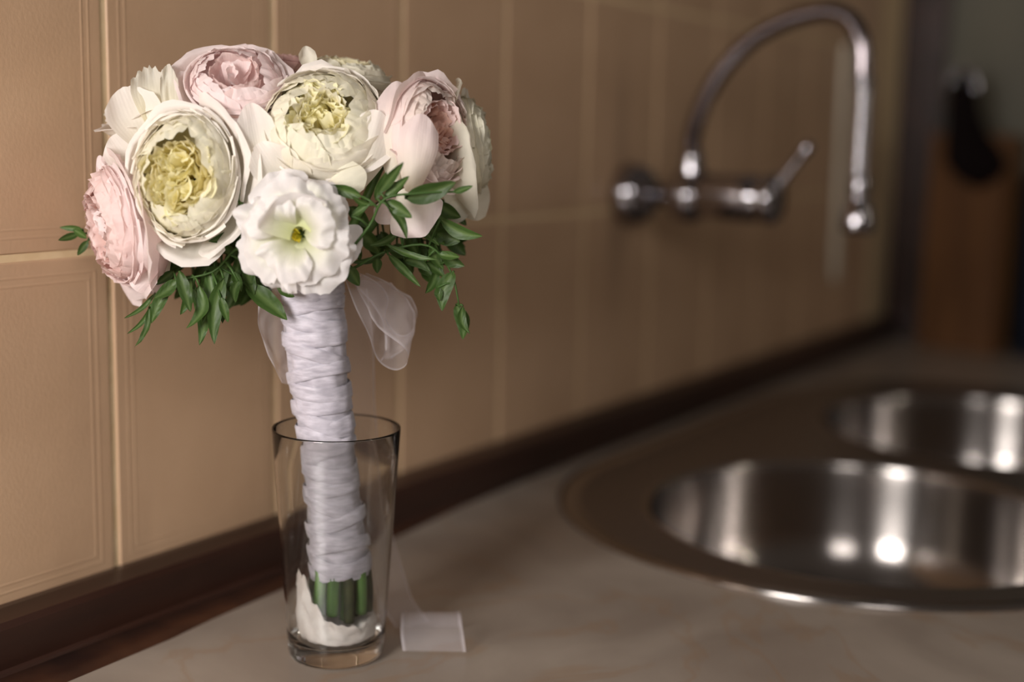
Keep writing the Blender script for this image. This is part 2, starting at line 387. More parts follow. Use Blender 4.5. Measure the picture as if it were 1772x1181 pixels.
vs, fs = lathe([(0.0, 0.0005), (0.032, 0.0005), (0.035, 0.004), (0.035, 0.255), (0.033, 0.26)], 40); mesh('canister_body', vs, fs, m_blue, can)
vs, fs = lathe([(0.0335, 0.258), (0.036, 0.259), (0.036, 0.272), (0.030, 0.279), (0.008, 0.281), (0.008, 0.288), (0.0, 0.290)], 40); mesh('lid', vs, fs, m_blue, can)

# ------------------------------------------------------------------ drinking glass and tissue
gl = empty('drinking_glass', B, 'tall clear drinking glass with thick base holding the bouquet', 'glass')
H = 0.1445
def ro(z): return 0.0293+(0.0388-0.0293)*(z/H)
outer = [(0.0, 0.0012), (0.020, 0.0008), (0.0268, 0.0006), (0.0288, 0.0022)]+[(ro(z), z) for z in (0.005, 0.02, 0.05, 0.09, 0.125, H-0.001)]
top = [(ro(H)-0.0002, H), (ro(H)-0.0006, H+0.0002), (ro(H)-0.0011, H)]
inner = [(ro(z)-0.0014, z) for z in (H-0.001, 0.125, 0.09, 0.05, 0.02, 0.0145)]+[(0.0255, 0.0118), (0.020, 0.0108), (0.0, 0.0105)]
vs, fs = lathe(outer+top+inner, 96)
mesh('glass_vessel', vs, fs, m_glass, gl)
# crumpled tissue
NT, NR = 72, 22; vs = []
def tis_r(a, t): 
    return 0.0262*(0.95+0.07*noise.noise(V((math.cos(a)*3, math.sin(a)*3, t*5))))
for j in range(NR):
    t = j/(NR-1)
    for i in range(NT):
        a = 2*math.pi*i/NT
        d = RH*math.cos(a)+F*math.sin(a)
        lft = max(0, math.cos(a-math.pi-0.5))**3
        ex = 0.030*lft; hgt = 0.014+0.006*noise.noise(V((math.cos(a)*5, math.sin(a)*5, 1)))
        if t < 0.72: r = tis_r(a, t)-0.003*(1-min(1, t/0.1)); z = 0.0122+(hgt+ex)*(t/0.72)
        else:
            s = (t-0.72)/0.28; r = tis_r(a, t)*(1-s*0.97); z = 0.0122+hgt*(1-s)**0.7+ex*(1-s)**3+0.001*s
        cr = noise.noise(d*r*260+V((0, 0, z*200)))*0.0016+abs(noise.noise(d*r*120+V((3, 0, z*110))))*0.0018
        vs.append(B+d*(r-0.0004-abs(cr))+UP*(z+cr*0.8))
mesh('crumpled_tissue', vs, grid_faces(NT, NR, True)+[tuple(range(NT))[::-1]], m_tissue, label='crumpled white tissue packed into the bottom of the glass', cat='tissue')

# ------------------------------------------------------------------ bouquet
bq = empty('bridal_bouquet', at(590, 1080, 0), 'bridal bouquet of cream, blush and white blooms with ribbon-wrapped handle', 'bouquet')
def part(o): keep(o, bq); return o
# -- petals
def prof_at(P, t):
    m = len(P)-1; k = min(int(t*m), m-1); f = t*m-k
    p0 = P[max(k-1, 0)]; p1 = P[k]; p2 = P[k+1]; p3 = P[min(k+2, m)]
    return tuple(0.5*((2*p1[c])+(p2[c]-p0[c])*f+(2*p0[c]-5*p1[c]+4*p2[c]-p3[c])*f*f+(3*p1[c]-p0[c]-3*p2[c]+p3[c])*f**3) for c in (0, 1))
def mixc(a, b, t): return tuple(a[i]+(b[i]-a[i])*t for i in range(3))
def petal(phi, W, P, S, cb, ct, ruf=0.05, lip=0.06, tilt=0.06, cut=0.25, notch=0.0, seed=0, nt=15, ns=15, ctr=(0, 0), rfreq=3.0, serr=0.0, ce=None):
    vs = []; col = []; vein = []
    for j in range(nt):
        t0 = j/(nt-1)
        for i in range(ns):
            s = -1+2*i/(ns-1)
            t = t0*(1-cut*abs(s)**2.6-notch*math.exp(-(s/0.16)**2)*t0)
            if serr: t -= serr*t0**4*abs(noise.noise(V((s*14, seed*3.3, 0))))
            wd = W*(0.45+0.55*math.sin(math.pi/2*min(1, t*1.5)))
            a = phi+s*wd*(1-0.10*t0*abs(s))
            r, z = prof_at(P, t)
            n1 = noise.noise(V((s*rfreq, t*2.2, seed*7.13))); n2 = noise.noise(V((s*rfreq*2.2, t*4, seed*5.1+9)))
            e = t0**2.5
            r += ruf*e*(n1*1.3+0.5*n2)+tilt*s*(0.25+0.75*t)
            z += ruf*e*(n2*0.8+0.4*n1)
            if t0 > 0.80: q = (t0-0.80)/0.20; r += lip*q*q; z -= lip*0.55*q*q
            # edges roll back a little
            r += lip*0.35*abs(s)**4*t0
            r *= S; z *= S
            vs.append(V((r*math.cos(a)+ctr[0]*S, r*math.sin(a)+ctr[1]*S, z)))
            c = mixc(cb, ct, min(1, max(0, t0*1.25-0.1)))
            if ce and t0 > 0.86: c = mixc(c, ce, (t0-0.86)/0.14*0.8)
            k = 1+0.05*n2; col.append((c[0]*k, c[1]*k, c[2]*k)); vein.append(s*46+n1*1.5)
    return vs, grid_faces(ns, nt), col, vein
def frame(d, roll=0.0):
    z = (RH*d[0]+UP*d[1]+F*d[2]).normalized()
    x = (RH-z*RH.dot(z))
    x = x.normalized() if x.length > 0.2 else F.cross(z).normalized()
    y = z.cross(x); m = Matrix((x, y, z)).transposed()
    return m @ Matrix.Rotation(roll, 3, 'Z')
def emit_petal(name, pv, T, parent, label=None):
    vs, fs, col, vein = pv
    return part2(mesh(name, [T(v) for v in vs], fs, m_petal, parent, attrs={'pigment': col, 'vein': vein}, label=label))
def part2(o): return o                          # sub-parts: the parent already carries the offset
def flower(name, label, c, dep, S, d, layers, heart, roll=0.0, sx=1.0, sy=1.0, hz=0.8, seed=1, stem=True):
    """c: pixel of the heart; S: radius (m); d: facing (right, up, away)"""
    R = frame(d, roll); top = at(c[0], c[1], dep); zdir = R @ V((0, 0, 1))
    R0 = frame(d, 0)
    Mx = R0 @ Matrix.Diagonal((sx, sy, 1)) @ Matrix.Rotation(roll, 3, 'Z')
    base = top-zdir*(S*hz)
    T = lambda v: base+Mx @ v
    rnd = random.Random(seed)
    hv = []; hf = []; hc = []; hn = []
    # calyx under the bloom
    vs, fs = lathe([(0.0, -0.16), (0.06, -0.15), (0.10, -0.06), (0.17, 0.03), (0.10, 0.10), (0, 0.12)], 14)
    hv += [v*S for v in vs]; hf += fs; hc += [(0.10, 0.16, 0.04)]*len(vs); hn += [0.0]*len(vs)
    # innermost small folded petals
    for k in range(heart['n']):
        a = rnd.uniform(0, 2*math.pi); rr = heart['r']*math.sqrt(rnd.random())
        zt = heart['z']*(1+0.05*rnd.uniform(-1, 1))-0.3*heart.get('dip', 0)*(1-rr/heart['r'])
        hs = heart.get('s', .5); P = [(0.02, 0.1), (0.10*hs, zt*0.5), (0.20*hs, zt*0.85), ((0.16+0.10*rnd.random())*hs, zt)]
        pv, pf, pc, pn = petal(rnd.uniform(0, 6.28), rnd.uniform(0.9, 1.5), P, S, heart['cb'], heart['ct'], ruf=heart.get('ruf', 0.07), lip=0.02, tilt=0.05, cut=0.3,
                               seed=seed*31+k, nt=9, ns=11, ctr=(rr*math.cos(a), rr*math.sin(a)))
        o_ = len(hv); hv += pv; hf += [tuple(i+o_ for i in f) for f in pf]; hc += pc; hn += pn
    fl = mesh(name, [T(v) for v in hv], hf, m_petal, bq, attrs={'pigment': hc, 'vein': hn}, label=label)
    keep(fl, bq)
    k = 0
    for L in layers:
        for i in range(L['n']):
            k += 1
            if L.get('skip') and i in L['skip']: continue
            ph = L.get('o', 0)+2*math.pi*i/L['n']+rnd.uniform(-1, 1)*L.get('j', 0.15)
            sc1 = 1+rnd.uniform(-1, 1)*L.get('v', 0.04)
            P = [(p[0]*sc1, p[1]*(1+rnd.uniform(-1, 1)*0.02)) for p in L['P']]
            pv = petal(ph, L['W'], P, S, L['cb'], L['ct'], ruf=L.get('ruf', 0.05), lip=L.get('lip', 0.05), tilt=L.get('tilt', 0.06), cut=L.get('cut', 0.22),
                       notch=L.get('notch', 0.03), seed=seed*100+k, rfreq=L.get('rf', 2.4), serr=L.get('serr', 0), nt=L.get('nt', 15), ns=L.get('ns', 15), ce=L.get('ce'))
            emit_petal('petal', pv, T, fl)
    if stem:
        pth = catmull([base+zdir*(S*0.02), base-zdir*(S*0.35), at(545, 470, 0)*0.55+base*0.45-UP*0.006, at(542+rnd.uniform(-14, 14), 520, rnd.uniform(-.8, .8))], 16)
        vs, fs = tube(pth, 0.0026, 8); keep(mesh('flower_stem', vs, fs, m_stem, bq), bq)
    return fl
WHT = (0.94, 0.89, 0.84); CRM = (0.94, 0.91, 0.76); IVO = (0.94, 0.88, 0.62); YEL = (0.98, 0.84, 0.24); YL2 = (0.99, 0.95, 0.66)
PNK = (0.94, 0.76, 0.73); PKL = (0.95, 0.83, 0.82); PCH = (0.90, 0.58, 0.44); PKD = (0.80, 0.55, 0.50)
def dome(cols, guard=5, th0=88, th1=34, n=9, gr=1.22, gz=.62, hgt=1.0, zc=.62, lining=2):
    """globe of overlapping petals: every layer hugs the same dome, inner ones reach further over it"""
    c0, c1, c2, c3 = cols; G = []
    if guard:
        G.append(dict(n=guard, W=1.0, P=[(.04, 0), (.62, .04), (gr*.86, gz*.45), (gr*.97, gz*.82), (gr, gz)], cb=c1, ct=c0, lip=.10, ruf=.10, o=.3, cut=.30, notch=.03, rf=1.8, v=.13, j=.35, tilt=.10))
    for k in range(n):
        q = k/(n-1); th = math.radians(th0+(th1-th0)*q); R = 1.0-.13*q
        P = [(.04, .0)]+[(R*math.sin(b), (zc-R*zc*math.cos(math.pi-b)*1.0) if b > math.pi/2 else zc+R*hgt*.62*math.cos(b)) for b in (math.radians(130), math.pi/2+.05, (math.pi/2+th)/2, th)]
        G.append(dict(n=4 if k < 3 else 5, W=1.05-.25*q, P=P, cb=mixc(c1, c2, q), ct=mixc(c0, c1, q), lip=.055-.02*q, ruf=.035+.03*q, o=.93*k, cut=.18, rf=1.6+2.0*q, v=.025, nt=18, ns=21, notch=.03, j=.25))
    R = .87*math.sin(math.radians(th1)); zt = zc+.87*hgt*.62*math.cos(math.radians(th1))
    for k in range(lining):
        r = R*(.98-.14*k)
        G.append(dict(n=5, W=.85, P=[(.04, .05), (r*.7, zt*.3), (r*.95, zt*.62), (r, zt*.85), (r*.92, zt*(1.0-.04*k))], cb=c3, ct=c2, lip=.03, ruf=.07, o=.5*k+.2, cut=.22, rf=3.4, v=.03))
    return G
px = 1/2740.0
# big yellow-hearted rose
flower('rose', 'large cream rose with open butter-yellow heart, left of centre', (312, 304), -4.6, 98*px, (-.14, .14, -1), dome((WHT, CRM, IVO, YEL), 5, 92, 38, 8),
       dict(n=42, r=.50, z=1.03, cb=YEL, ct=YL2, ruf=.07, s=1.15), sx=.82, sy=1.02, seed=3, roll=.4, hz=.85)
flower('rose', 'largest cream rose, top centre, with ruffled pale yellow heart', (556, 190), -3.4, 97*px, (.03, .50, -.86), dome((WHT, CRM, CRM, YEL), 3, 80, 27, 8, gr=1.08, gz=.75, hgt=1.15),
       dict(n=34, r=.42, z=1.12, cb=YEL, ct=YL2, ruf=.09, dip=.5, s=.9), seed=5, roll=1.25, hz=1.15)
flower('rose', 'blush pink rose at the top left, petals curling outward', (406, 122), -1.6, 68*px, (.08, .66, -.74), dome((PKL, PKL, PNK, PNK), 4, 84, 36, 5, lining=1),
       dict(n=7, r=.26, z=.95, cb=PNK, ct=PKL, ruf=.05, s=1.3), seed=8, roll=.2, sx=1.12, hz=1.0)
flower('rose', 'ivory rose in profile behind the yellow-hearted rose', (252, 166), 1.6, 72*px, (-.40, .85, -.25), dome((WHT, CRM, CRM, IVO), 4, 84, 36, 6),
       dict(n=10, r=.28, z=.9, cb=IVO, ct=CRM, s=.9), seed=9, roll=.5, hz=.75)
flower('rose', 'blush pink rose at the lower left, tilted down to the left', (186, 394), -1.4, 94*px, (-.86, -.16, -.56), dome((PKL, PNK, PNK, PCH), 5, 92, 42, 8),
       dict(n=20, r=.34, z=.92, cb=PNK, ct=PKL, ruf=.07, s=.8), seed=12, roll=.8, sy=1.0, hz=.8)
flower('rose', 'blush rose at the right with a peach heart turned right', (770, 220), -1.8, 78*px, (.74, .24, -.64), dome((PKL, (.93, .82, .75), PNK, PCH), 3, 70, 36, 6, gr=1.05, gz=1.0, hgt=1.3, zc=.72),
       dict(n=26, r=.42, z=1.12, cb=PCH, ct=(.86, .60, .50), ruf=.07, dip=.5, s=.9), seed=15, roll=.35, hz=1.25, sy=1.12)
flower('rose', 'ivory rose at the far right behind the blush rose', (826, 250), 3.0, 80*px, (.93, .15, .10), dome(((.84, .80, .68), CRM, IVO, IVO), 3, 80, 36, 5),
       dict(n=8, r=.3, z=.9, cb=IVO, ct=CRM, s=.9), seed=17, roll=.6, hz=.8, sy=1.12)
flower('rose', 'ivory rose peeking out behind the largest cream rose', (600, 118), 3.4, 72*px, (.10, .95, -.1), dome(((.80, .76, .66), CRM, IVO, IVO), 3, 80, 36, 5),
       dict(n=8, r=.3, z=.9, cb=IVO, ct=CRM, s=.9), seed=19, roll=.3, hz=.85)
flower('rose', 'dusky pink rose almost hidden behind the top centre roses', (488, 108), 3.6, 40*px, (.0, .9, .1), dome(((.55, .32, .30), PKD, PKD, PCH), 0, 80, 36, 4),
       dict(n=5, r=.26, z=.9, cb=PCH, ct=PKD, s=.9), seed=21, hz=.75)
# white lisianthus
LW = (0.90, 0.87, 0.87); LG = (0.72, 0.76, 0.42)
lis = flower('lisianthus', 'white ruffled lisianthus bloom at the front with green throat', (512, 406), -6.0, 80*px, (-.10, .06, -1),
       [dict(n=4, W=1.05, P=[(.05, 0), (.24, .25), (.58, .46), (.95, .46), (1.14, .34)], cb=LG, ct=LW, ruf=.20, lip=.06, cut=.26, o=.75, rf=2.8, serr=.12, ns=33, nt=24, notch=.04, v=.10, tilt=.10),
        dict(n=3, W=1.10, P=[(.05, .02), (.21, .30), (.50, .58), (.80, .66), (1.0, .56)], cb=LG, ct=LW, ruf=.17, lip=.07, cut=.22, o=1.35, rf=2.2, serr=.07, ns=33, nt=24, v=.12, tilt=.12),
        dict(n=3, W=1.05, P=[(.04, .02), (.18, .30), (.36, .62), (.58, .82), (.80, .80)], cb=LG, ct=LW, ruf=.14, lip=.08, cut=.24, o=.35, rf=2.2, serr=.06, ns=29, nt=20, v=.12, tilt=.10)],
       dict(n=4, r=.05, z=.42, cb=(.55, .55, .05), ct=(.80, .66, .06), ruf=.02, s=.4), seed=23, hz=.45, sy=.96)
def free_petal(parent, p0, p1, wpx, d0, d1, cb, ct, cup=.25, bow=.15, curl=.0, ruf=.04, seed=0, serr=.0, lean=0.0, tipw=.75):
    """one loose petal from its base to its tip (pixels, depths in cm), cupped across and bowed along"""
    A_ = at(p0[0], p0[1], d0); C_ = at(p1[0], p1[1], d1); ax = C_-A_; Lg = ax.length; ax.normalize()
    view = ((A_+C_)/2-CAM).normalized(); side = ax.cross(view).normalized(); nrm = side.cross(ax).normalized()
    if nrm.dot(view) > 0: nrm = -nrm                           # towards the lens side
    side, nrm = side*math.cos(lean)+nrm*math.sin(lean), nrm*math.cos(lean)-side*math.sin(lean)
    hw = wpx*px/2; vs = []; col = []; vein = []; nt, ns = 20, 19
    for j in range(nt):
        t = j/(nt-1)
        for i in range(ns):
            s_ = -1+2*i/(ns-1); tt = t*(1-.22*abs(s_)**2.2)-serr*t**4*abs(noise.noise(V((s_*12, seed*3.1, 0))))
            ww = hw*(.30+.70*math.sin(math.pi/2*min(1, tt*1.35)))*(1-(1-tipw)*max(0, tt-.6)/.4)
            n1 = noise.noise(V((s_*1.8, tt*2, seed*4.7))); n2 = noise.noise(V((s_*4.5, tt*4, seed*2.9+5)))
            e = t**2
            h = bow*Lg*math.sin(math.pi*min(1, tt))-cup*hw*(1-s_*s_)*.9+ruf*Lg*e*(n1*1.6+n2*.6)+curl*Lg*max(0, t-.7)**2*6
            vs.append(A_+ax*(Lg*tt)+side*(s_*ww)+nrm*h)
            c = mixc(cb, ct, min(1, t*1.2)); k = 1+.05*n2; col.append((c[0]*k, c[1]*k, c[2]*k)); vein.append(s_*46+n1*1.5)
    return mesh('petal', vs, grid_faces(ns, nt), m_petal, parent, attrs={'pigment': col, 'vein': vein})
R_ = [o for o in bq.children if o.name.startswith('rose')]
yel, cre, pkt, ivb, pkl_, blu, ivr, ivt, dus = R_
free_petal(cre, (462, 318), (433, 178), 62, -3.0, -3.2, CRM, WHT, .5, .10, ruf=.03, seed=1)
free_petal(cre, (500, 330), (448, 250), 70, -3.2, -4.2, CRM, WHT, .4, .10, ruf=.05, seed=2, serr=.05)
free_petal(cre, (610, 330), (655, 190), 80, -2.2, -2.4, CRM, WHT, -.4, .10, ruf=.03, seed=3)
free_petal(cre, (572, 322), (634, 298), 52, -3.6, -3.6, CRM, CRM, -.25, .10, ruf=.02, seed=4)
free_petal(pkt, (372, 205), (334, 108), 44, -.2, .0, PNK, (.84, .66, .58), .6, -.10, ruf=.04, seed=5, curl=.1, serr=.12)
free_petal(pkt, (430, 225), (392, 150), 84, -.8, -2.2, PCH, PNK, -.4, .15, ruf=.03, seed=6)
free_petal(pkt, (440, 235), (462, 160), 60, -.6, -1.2, PCH, PNK, -.4, .10, ruf=.03, seed=7)
free_petal(pkt, (428, 200), (468, 86), 46, .2, .2, PNK, PKL, .5, -.08, ruf=.05, seed=8, serr=.08)
free_petal(ivb, (262, 262), (212, 150), 90, -1.2, -1.6, CRM, WHT, .3, .10, ruf=.06, seed=9, serr=.06)
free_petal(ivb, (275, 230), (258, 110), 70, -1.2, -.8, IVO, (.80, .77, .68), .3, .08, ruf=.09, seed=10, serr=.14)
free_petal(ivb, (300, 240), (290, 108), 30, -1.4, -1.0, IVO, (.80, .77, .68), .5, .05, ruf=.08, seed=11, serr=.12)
free_petal(ivb, (245, 300), (195, 235), 70, -.4, -1.0, CRM, WHT, .3, .12, ruf=.06, seed=12)
free_petal(pkl_, (262, 452), (196, 306), 72, -2.4, -2.2, PNK, PKL, -.5, .14, ruf=.03, seed=13)
free_petal(pkl_, (275, 470), (240, 378), 76, -1.8, -3.0, PNK, PKL, -.6, .20, ruf=.02, seed=14)
free_petal(pkl_, (240, 470), (172, 270), 40, -.6, .4, PNK, PKL, .3, .08, ruf=.04, seed=15)
free_petal(pkl_, (288, 440), (232, 500), 70, -1.0, -1.6, CRM, PKL, -.5, .10, ruf=.03, seed=16)
free_petal(blu, (700, 330), (742, 410), 104, -1.6, -2.4, CRM, PKL, -.30, .10, ruf=.05, seed=17, lean=.3, tipw=.35)
free_petal(blu, (690, 345), (652, 384), 40, -1.0, -1.4, PNK, PKL, .3, .05, ruf=.02, seed=18)
free_petal(blu, (684, 318), (688, 146), 74, -1.8, -.6, CRM, PKL, -.55, .22, ruf=.03, seed=19)
free_petal(blu, (712, 332), (730, 196), 66, -2.8, -3.0, CRM, PKL, -.6, .18, ruf=.03, seed=20)
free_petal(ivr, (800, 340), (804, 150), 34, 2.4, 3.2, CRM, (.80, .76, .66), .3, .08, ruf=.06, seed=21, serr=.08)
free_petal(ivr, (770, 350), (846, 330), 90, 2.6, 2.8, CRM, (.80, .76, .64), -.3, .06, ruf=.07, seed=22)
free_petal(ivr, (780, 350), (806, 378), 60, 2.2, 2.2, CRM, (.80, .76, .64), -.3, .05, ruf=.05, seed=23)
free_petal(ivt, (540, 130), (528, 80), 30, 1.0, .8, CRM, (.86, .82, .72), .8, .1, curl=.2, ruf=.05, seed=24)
free_petal(lis, (500, 370), (470, 300), 100, -5.0, -4.4, LW, LW, -.2, .08, ruf=.07, seed=25, serr=.07)
free_petal(lis, (530, 390), (585, 322), 80, -5.0, -4.4, LW, LW, -.2, .08, ruf=.05, seed=26, serr=.05)
free_petal(lis, (565, 410), (622, 440), 80, -4.8, -4.4, LW, LW, -.2, .05, ruf=.07, seed=27, serr=.07)
free_petal(lis, (520, 410), (500, 358), 110, -6.6, -8.0, LG, LW, .5, -.12, ruf=.05, seed=28, serr=.05, curl=-.15)
# -- leaves
def leaf_geo(p0, p1, wpx, d0, d1, bend=0.0, cup=0.25, fold=0.0, rnd=random):
    A_ = at(p0[0], p0[1], d0); C_ = at(p1[0], p1[1], d1)
    ax = (C_-A_); Lg = ax.length; ax.normalize()
    mid = (A_+C_)/2; view = (mid-CAM).normalized()
    side = ax.cross(view).normalized(); nrm = side.cross(ax).normalized()
    ang = fold; side, nrm = side*math.cos(ang)+nrm*math.sin(ang), nrm*math.cos(ang)-side*math.sin(ang)
    wd = wpx*px*0.43/max(0.35, math.cos(ang)); vs = []; col = []; vein = []
    n = 13
    g = rnd.uniform(.8, 1.2); base = (0.034*g, 0.074*g, 0.013*g); light = (0.14*g, 0.21*g, 0.07*g)
    for j in range(n):
        t = j/(n-1)
        ww = wd*(math.sin(math.pi*min(1, t**0.85*1.0))**0.75)*(1-0.25*t)*1.12+0.0002
        if j == n-1: ww = 0.0001
        c = A_+ax*(Lg*t)+side*(bend*Lg*math.sin(math.pi*t))+nrm*(cup*0.3*Lg*math.sin(math.pi*t)*0.35)
        for i, s in enumerate((-1, -.5, -.08, .08, .5, 1)):
            wav = 0.05*Lg*noise.noise(V((t*5, s, p0[0]*.37)))*abs(s)
            vs.append(c+side*(s*ww)-nrm*(0.30*ww*(1-abs(s))*-1)+nrm*wav)
            col.append(mixc(base, light, .55) if abs(s) < .1 else mixc(base, light, .12*abs(s))); vein.append((t*14+abs(s)*5)*2)
    return vs, grid_faces(6, n), col, vein
leafR = [((625,340),(564,322),20,0),((650,345),(669,298),15,0),((655,335),(698,281),17,0),((664,342),(708,305),15,0),((702,344),(789,315),34,-.05),
 ((667,348),(713,377),22,0),((672,358),(704,414),15,.12),((785,333),(818,322),10,0),((762,380),(835,409),24,-.12),((608,374),(642,350),11,0),
 ((670,424),(757,450),11,-.05),((668,437),(602,453),11,.12),((672,441),(728,497),15,0),((768,436),(804,461),24,-.15),((757,465),(736,508),18,.1),
 ((785,470),(765,539),30,-.12),((789,528),(801,588),26,.1),((801,530),(813,578),15,-.15),((748,420),(768,467),20,-.1),((600,462),(622,495),24,0),
 ((653,447),(653,473),17,0),((755,405),(796,419),32,0),((757,498),(761,521),15,0),((735,455),(770,480),20,.1),((700,450),(745,470),18,.1),((640,355),(610,340),9,.1),
 ((760,440),(795,445),15,0),((700,395),(760,425),16,.1),((690,400),(640,425),14,.1)]
leafL = [((415,399),(361,418),18,.05),((414,427),(431,491),16,.08),((425,492),(497,554),34,.04),((414,423),(352,512),17,.22),((387,482),(371,596),28,-.06),
 ((335,500),(345,598),25,.12),((345,495),(322,569),22,.2),((382,515),(395,558),15,0),((412,487),(407,524),17,-.1),((290,500),(262,560),22,-.06),
 ((268,508),(215,551),8,.08),((262,530),(220,578),8,.1),((258,533),(233,601),10,.1),((300,470),(270,493),15,0),((305,485),(266,517),22,.05),
 ((413,315),(418,360),15,0),((330,480),(312,545),22,.1),((360,470),(350,560),24,.1),((395,455),(378,540),22,-.08),((425,460),(440,510),22,0),
 ((310,470),(330,540),22,0),((405,470),(418,505),16,0),((480,500),(510,514),14,0),((372,500),(385,560),18,.1)]
leafT = [((142,397),(103,394),11,0),((136,405),(101,416),13,0),((152,417),(134,442),13,0),((128,398),(150,412),13,0)]
def sprig(label, leaves, dep, node_px, jit=0.6, thin=0.0007, seed=1):
    rnd = random.Random(seed)
    st = catmull([at(545, 500, 0.3)]+[at(a, b, dep+rnd.uniform(-.3, .3)) for a, b in node_px], 24)
    vs, fs = tube(st, [0.0010-0.0005*k/23 for k in range(24)], 7)
    att = []; LG_ = []
    for (p0, p1, w_, bd) in leaves:
        d0 = dep+rnd.uniform(-jit, jit); att.append((p0, d0)); LG_.append((p0, p1, w_, bd, d0))
        a = at(p0[0], p0[1], d0); b = min(st, key=lambda q: (q-a).length)
        tv, tf = tube([b, (a+b)/2+UP*0.001, a], thin, 5); off = len(vs); vs += tv; fs += [tuple(i+off for i in f) for f in tf]
    n_ = len(vs)
    sp = mesh('leaf_sprig', vs, fs, m_leaf, bq, attrs={'pigment': [(0.06, 0.12, 0.03)]*n_, 'vein': [0.0]*n_}, label=label)
    keep(sp, bq)
    for (p0, p1, w_, bd, d0) in LG_:
        v, f, c, n2 = leaf_geo(p0, p1, w_, d0, d0+rnd.uniform(-1.1, .3), bd, fold=rnd.uniform(-.35, .35), rnd=rnd)
        mesh('leaf', v, f, m_leaf, sp, attrs={'pigment': c, 'vein': n2})
    return sp
sprig('leafy sprig arching over the blush rose at the right', leafR[:8]+[leafR[9], leafR[25]], -5.2, [(600, 440), (640, 390), (665, 345), (720, 335), (790, 332)], .3, seed=2)
sprig('leafy sprig trailing to the lower right', leafR[8:9]+leafR[10:25]+leafR[26:], -1.0, [(620, 460), (670, 435), (740, 425), (780, 470), (795, 530)], .8, seed=3)
sprig('leafy sprig hanging at the lower left', leafL, -2.6, [(470, 470), (415, 430), (370, 470), (300, 490), (262, 530)], .8, seed=4)
sprig('dark leaf tips at the far left edge', leafT, 1.2, [(400, 440), (280, 430), (190, 410), (135, 402)], .3, seed=5)
# darker foliage deeper inside the dome
rnd = random.Random(77); deep = []
for k in range(90):
    if k < 45: x = rnd.uniform(290, 480); y = rnd.uniform(400, 500)-abs(x-400)*.12
    else: x = rnd.uniform(600, 780); y = rnd.uniform(350, 460)
    a = math.atan2(y-250, x-545)+rnd.uniform(-.5, .5); L_ = rnd.uniform(35, 60)
    deep.append(((x, y), (x+L_*math.cos(a), y+L_*.8*math.sin(a)), rnd.uniform(18, 30), rnd.uniform(-.1, .1)))
sprig('shaded inner foliage under the left blooms', deep[:45], 1.4, [(480, 450), (400, 430), (330, 440)], 1.6, seed=6)
sprig('shaded inner foliage under the right blooms', deep[45:], 1.8, [(600, 430), (680, 410), (760, 420)], 1.6, seed=7)
# -- handle: stems, wrap turns
cl = [(538, 470), (541, 520), (546, 600), (558, 700), (566, 760), (575, 850), (585, 940), (590, 990)]
wr = [52, 51, 53, 49, 46, 47, 51, 52]
N = 90; C3 = catmull([at(a, b, 0) for a, b in cl], N)
def wlerp(t):
    m = len(wr)-1; k = min(int(t*m), m-1); return wr[k]+(wr[k+1]-wr[k])*(t*m-k)
vs = []; NA = 48
def ring(c, r, tilt=0.0, az=0.0, nz_=0.0, k=0):
    o = []
    for i in range(NA):
        a = 2*math.pi*i/NA; d = RH*math.cos(a)+F*math.sin(a)
        rr = r*(1+nz_*noise.noise(V((math.cos(a)*2.2, math.sin(a)*2.2, k*.45))))
        o.append(c+d*rr+UP*(tilt*math.cos(a-az)))
    return o
for k in range(N): vs += ring(C3[k], wlerp(k/(N-1))*px*0.93, nz_=.10, k=k*.3)
hb = mesh('handle_wrap', vs, grid_faces(NA, N, True)+[tuple(range(NA))[::-1], tuple(range((N-1)*NA, N*NA))], m_wrap, bq, label='white organza wrap wound around the stems'); keep(hb, bq)
rnd = random.Random(5); nturn = 22
for q in range(nturn):
    t = (q+.5)/nturn*.965+0.02; i0 = int(t*(N-1)); wdt = rnd.uniform(.0075, .0105); tl_ = (1 if q % 2 else -1)*rnd.uniform(.0015, .0065); az = rnd.uniform(-.9, .9)
    vs = []; M_ = 9
    for j in range(M_):
        s = j/(M_-1); c = C3[i0]+(C3[min(i0+1, N-1)]-C3[i0]).normalized()*((s-.5)*wdt)
        bul = (0.968+0.05*math.sin(math.pi*s)**.5 + (0.018 if j in (1, M_-2) else 0))
        vs += ring(c, wlerp(t)*px*bul, tl_, az, .07, q*3+s*1.5)
    mesh('ribbon_turn', vs, grid_faces(NA, M_, True), m_wrap, hb)
# stems below the wrap
rnd = random.Random(9)
for k in range(17):
    a = 2*math.pi*k/11 if k < 11 else 2*math.pi*k/6; R1 = (.86 if k < 11 else .42)*50*px
    d = RH*math.cos(a)+F*math.sin(a)
    p0 = C3[-8]+d*R1*.95; p1 = C3[-1]+d*R1+UP*0; zb = at(592, rnd.uniform(1046, 1066), 0).z
    p2 = p1+d*0.001+RH*rnd.uniform(-.001, .001); p2.z = zb
    pth = [p0, p1, p1.lerp(p2, .5)+d*.0006, p2]
    rr = rnd.uniform(.0032, .0043); vs, fs = tube(catmull(pth, 12), rr, 10)
    keep(mesh('stem', vs, fs, m_stem if k % 3 else m_cut, bq), bq)
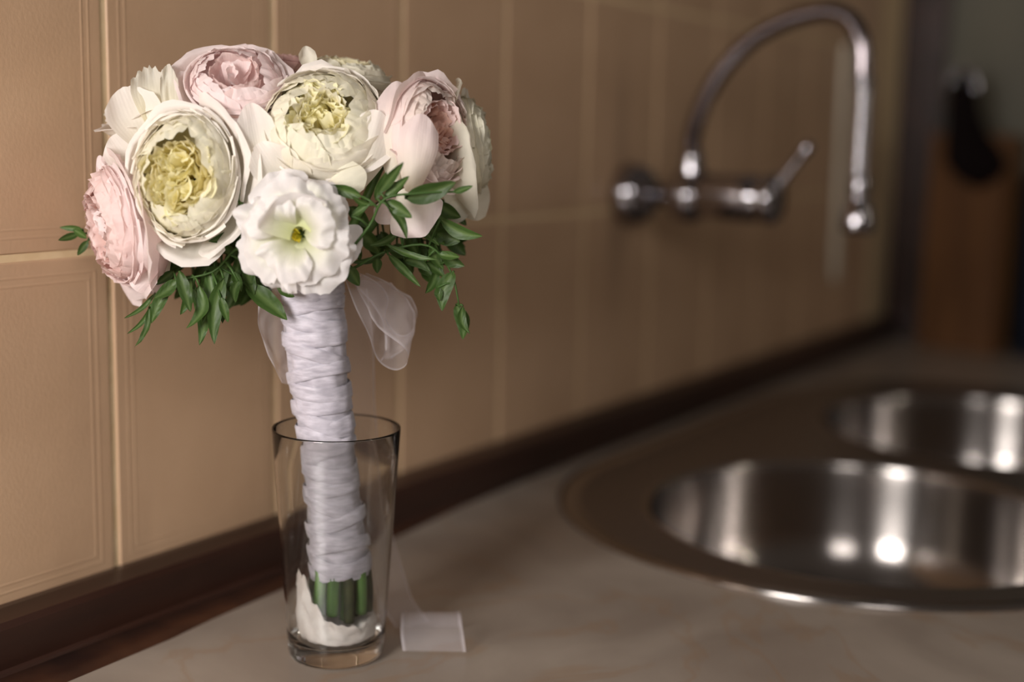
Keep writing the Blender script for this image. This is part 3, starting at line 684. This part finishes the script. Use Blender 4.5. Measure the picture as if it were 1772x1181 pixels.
# -- sheer ribbon tails
def strip(name, path, widths, n=60, m=12, ripple=0.0, label=None, parent=bq, mt=None, anchor=0.0):
    """path: centre points, widths: full width vectors"""
    C = catmull(path, n); W_ = catmull(widths, n); vs = []; ed = []
    for k in range(n):
        for i in range(m):
            s = -1+2*i/(m-1)
            s2 = math.copysign(abs(s)**.7, s)
            q = C[k]+W_[k]*(0.5*s2+anchor)
            nn = (C[min(k+1, n-1)]-C[max(k-1, 0)]).cross(W_[k]).normalized()
            q = q+nn*(ripple*noise.noise(V((k*.12, s*2.2, len(path)))))
            vs.append(q); ed.append(1.0 if i in (0, m-1) else 0.0)
    o = mesh(name, vs, grid_faces(m, n), mt or m_organza, parent, attrs={'edge': ed}, label=label); keep(o, bq); return o
def pw(dx, dy, dep): return RH*(dx*px)-UP*(dy*px)+F*(dep*.01)
strip('ribbon_tail', [at(478, 500, -1), at(470, 560, -1.2), at(483, 620, -.8), at(500, 665, 0)], [pw(46, 4, .6), pw(40, 4, .8), pw(26, 4, .8), pw(20, 4, .4)], ripple=.002, label='sheer ribbon end lying along the left of the handle')
lp = [at(598, 486, -.3), at(618, 540, -.8), at(640, 585, -1.0), at(650, 617, -1.0), at(676, 640, -1.0), at(700, 636, -1.0), at(706, 614, -1.0), at(690, 594, -1.0), at(662, 574, -1.0), at(646, 556, -.8), at(634, 530, -.4), at(610, 486, 0)]
wv = [pw(20, -10, 1.0), pw(30, -40, 2.0), pw(22, -58, 2.5), pw(10, -52, 2.6), pw(8, -46, 2.6), pw(6, -50, 2.6), pw(8, -62, 2.6), pw(14, -66, 2.6), pw(20, -60, 2.4), pw(26, -50, 2.2), pw(28, -36, 1.6), pw(20, -10, 1.0)]
strip('ribbon_loop', lp, wv, n=120, ripple=.0008, anchor=.5, label='sheer ribbon loop hanging beside the handle')
strip('ribbon_tail', [at(640, 486, .8), at(672, 520, 1.6), at(690, 556, 1.8), at(686, 600, 1.6), at(668, 622, 1.4)], [pw(70, 6, .5), pw(70, 10, .6), pw(56, 6, .8), pw(34, 0, .8), pw(16, 0, .8)], ripple=.003, label='sheer ribbon fold behind the loop')
gr = lambda x, y: ground(x, y, 0.0012)
e1 = at(690, 1055, 5.0)
strip('ribbon_tail', [at(612, 500, 1.0), at(620, 600, 3.0), at(624, 700, 4.5), at(636, 800, 4.9), at(652, 900, 5.0), at(672, 985, 5.0), at(690, 1045, 5.0), loc(.044, .048, .001)+RH*.0],
      [pw(44, 0, .3), pw(52, 0, .4), pw(50, 0, .5), pw(46, 0, .8), pw(44, 0, .9), pw(46, -4, .9), pw(50, -8, .8), pw(60, -10, .4)], n=90, ripple=.0018, label='sheer ribbon end falling behind the glass to the worktop')
a0 = ground(697, 1129, .0008); a1 = ground(806, 1131, .0008); wq = (a1-a0); cc = (a0+a1)/2
pr = [(0.040, 0.0012, -.12), (0.034, .012, -.12), (0.024, .0178, -.12), (0.013, .0175, -.09), (.004, .0105, -.05), (0, .0008, 0)]
strip('ribbon_curl', [cc+F*f+UP*u+RH*(s*.035) for f, u, s in pr], [wq*1.0, wq*.98, wq*.94, wq*.96, wq*1.0, wq], n=40, ripple=.0006, label='curled end of the sheer ribbon on the worktop beside the glass')
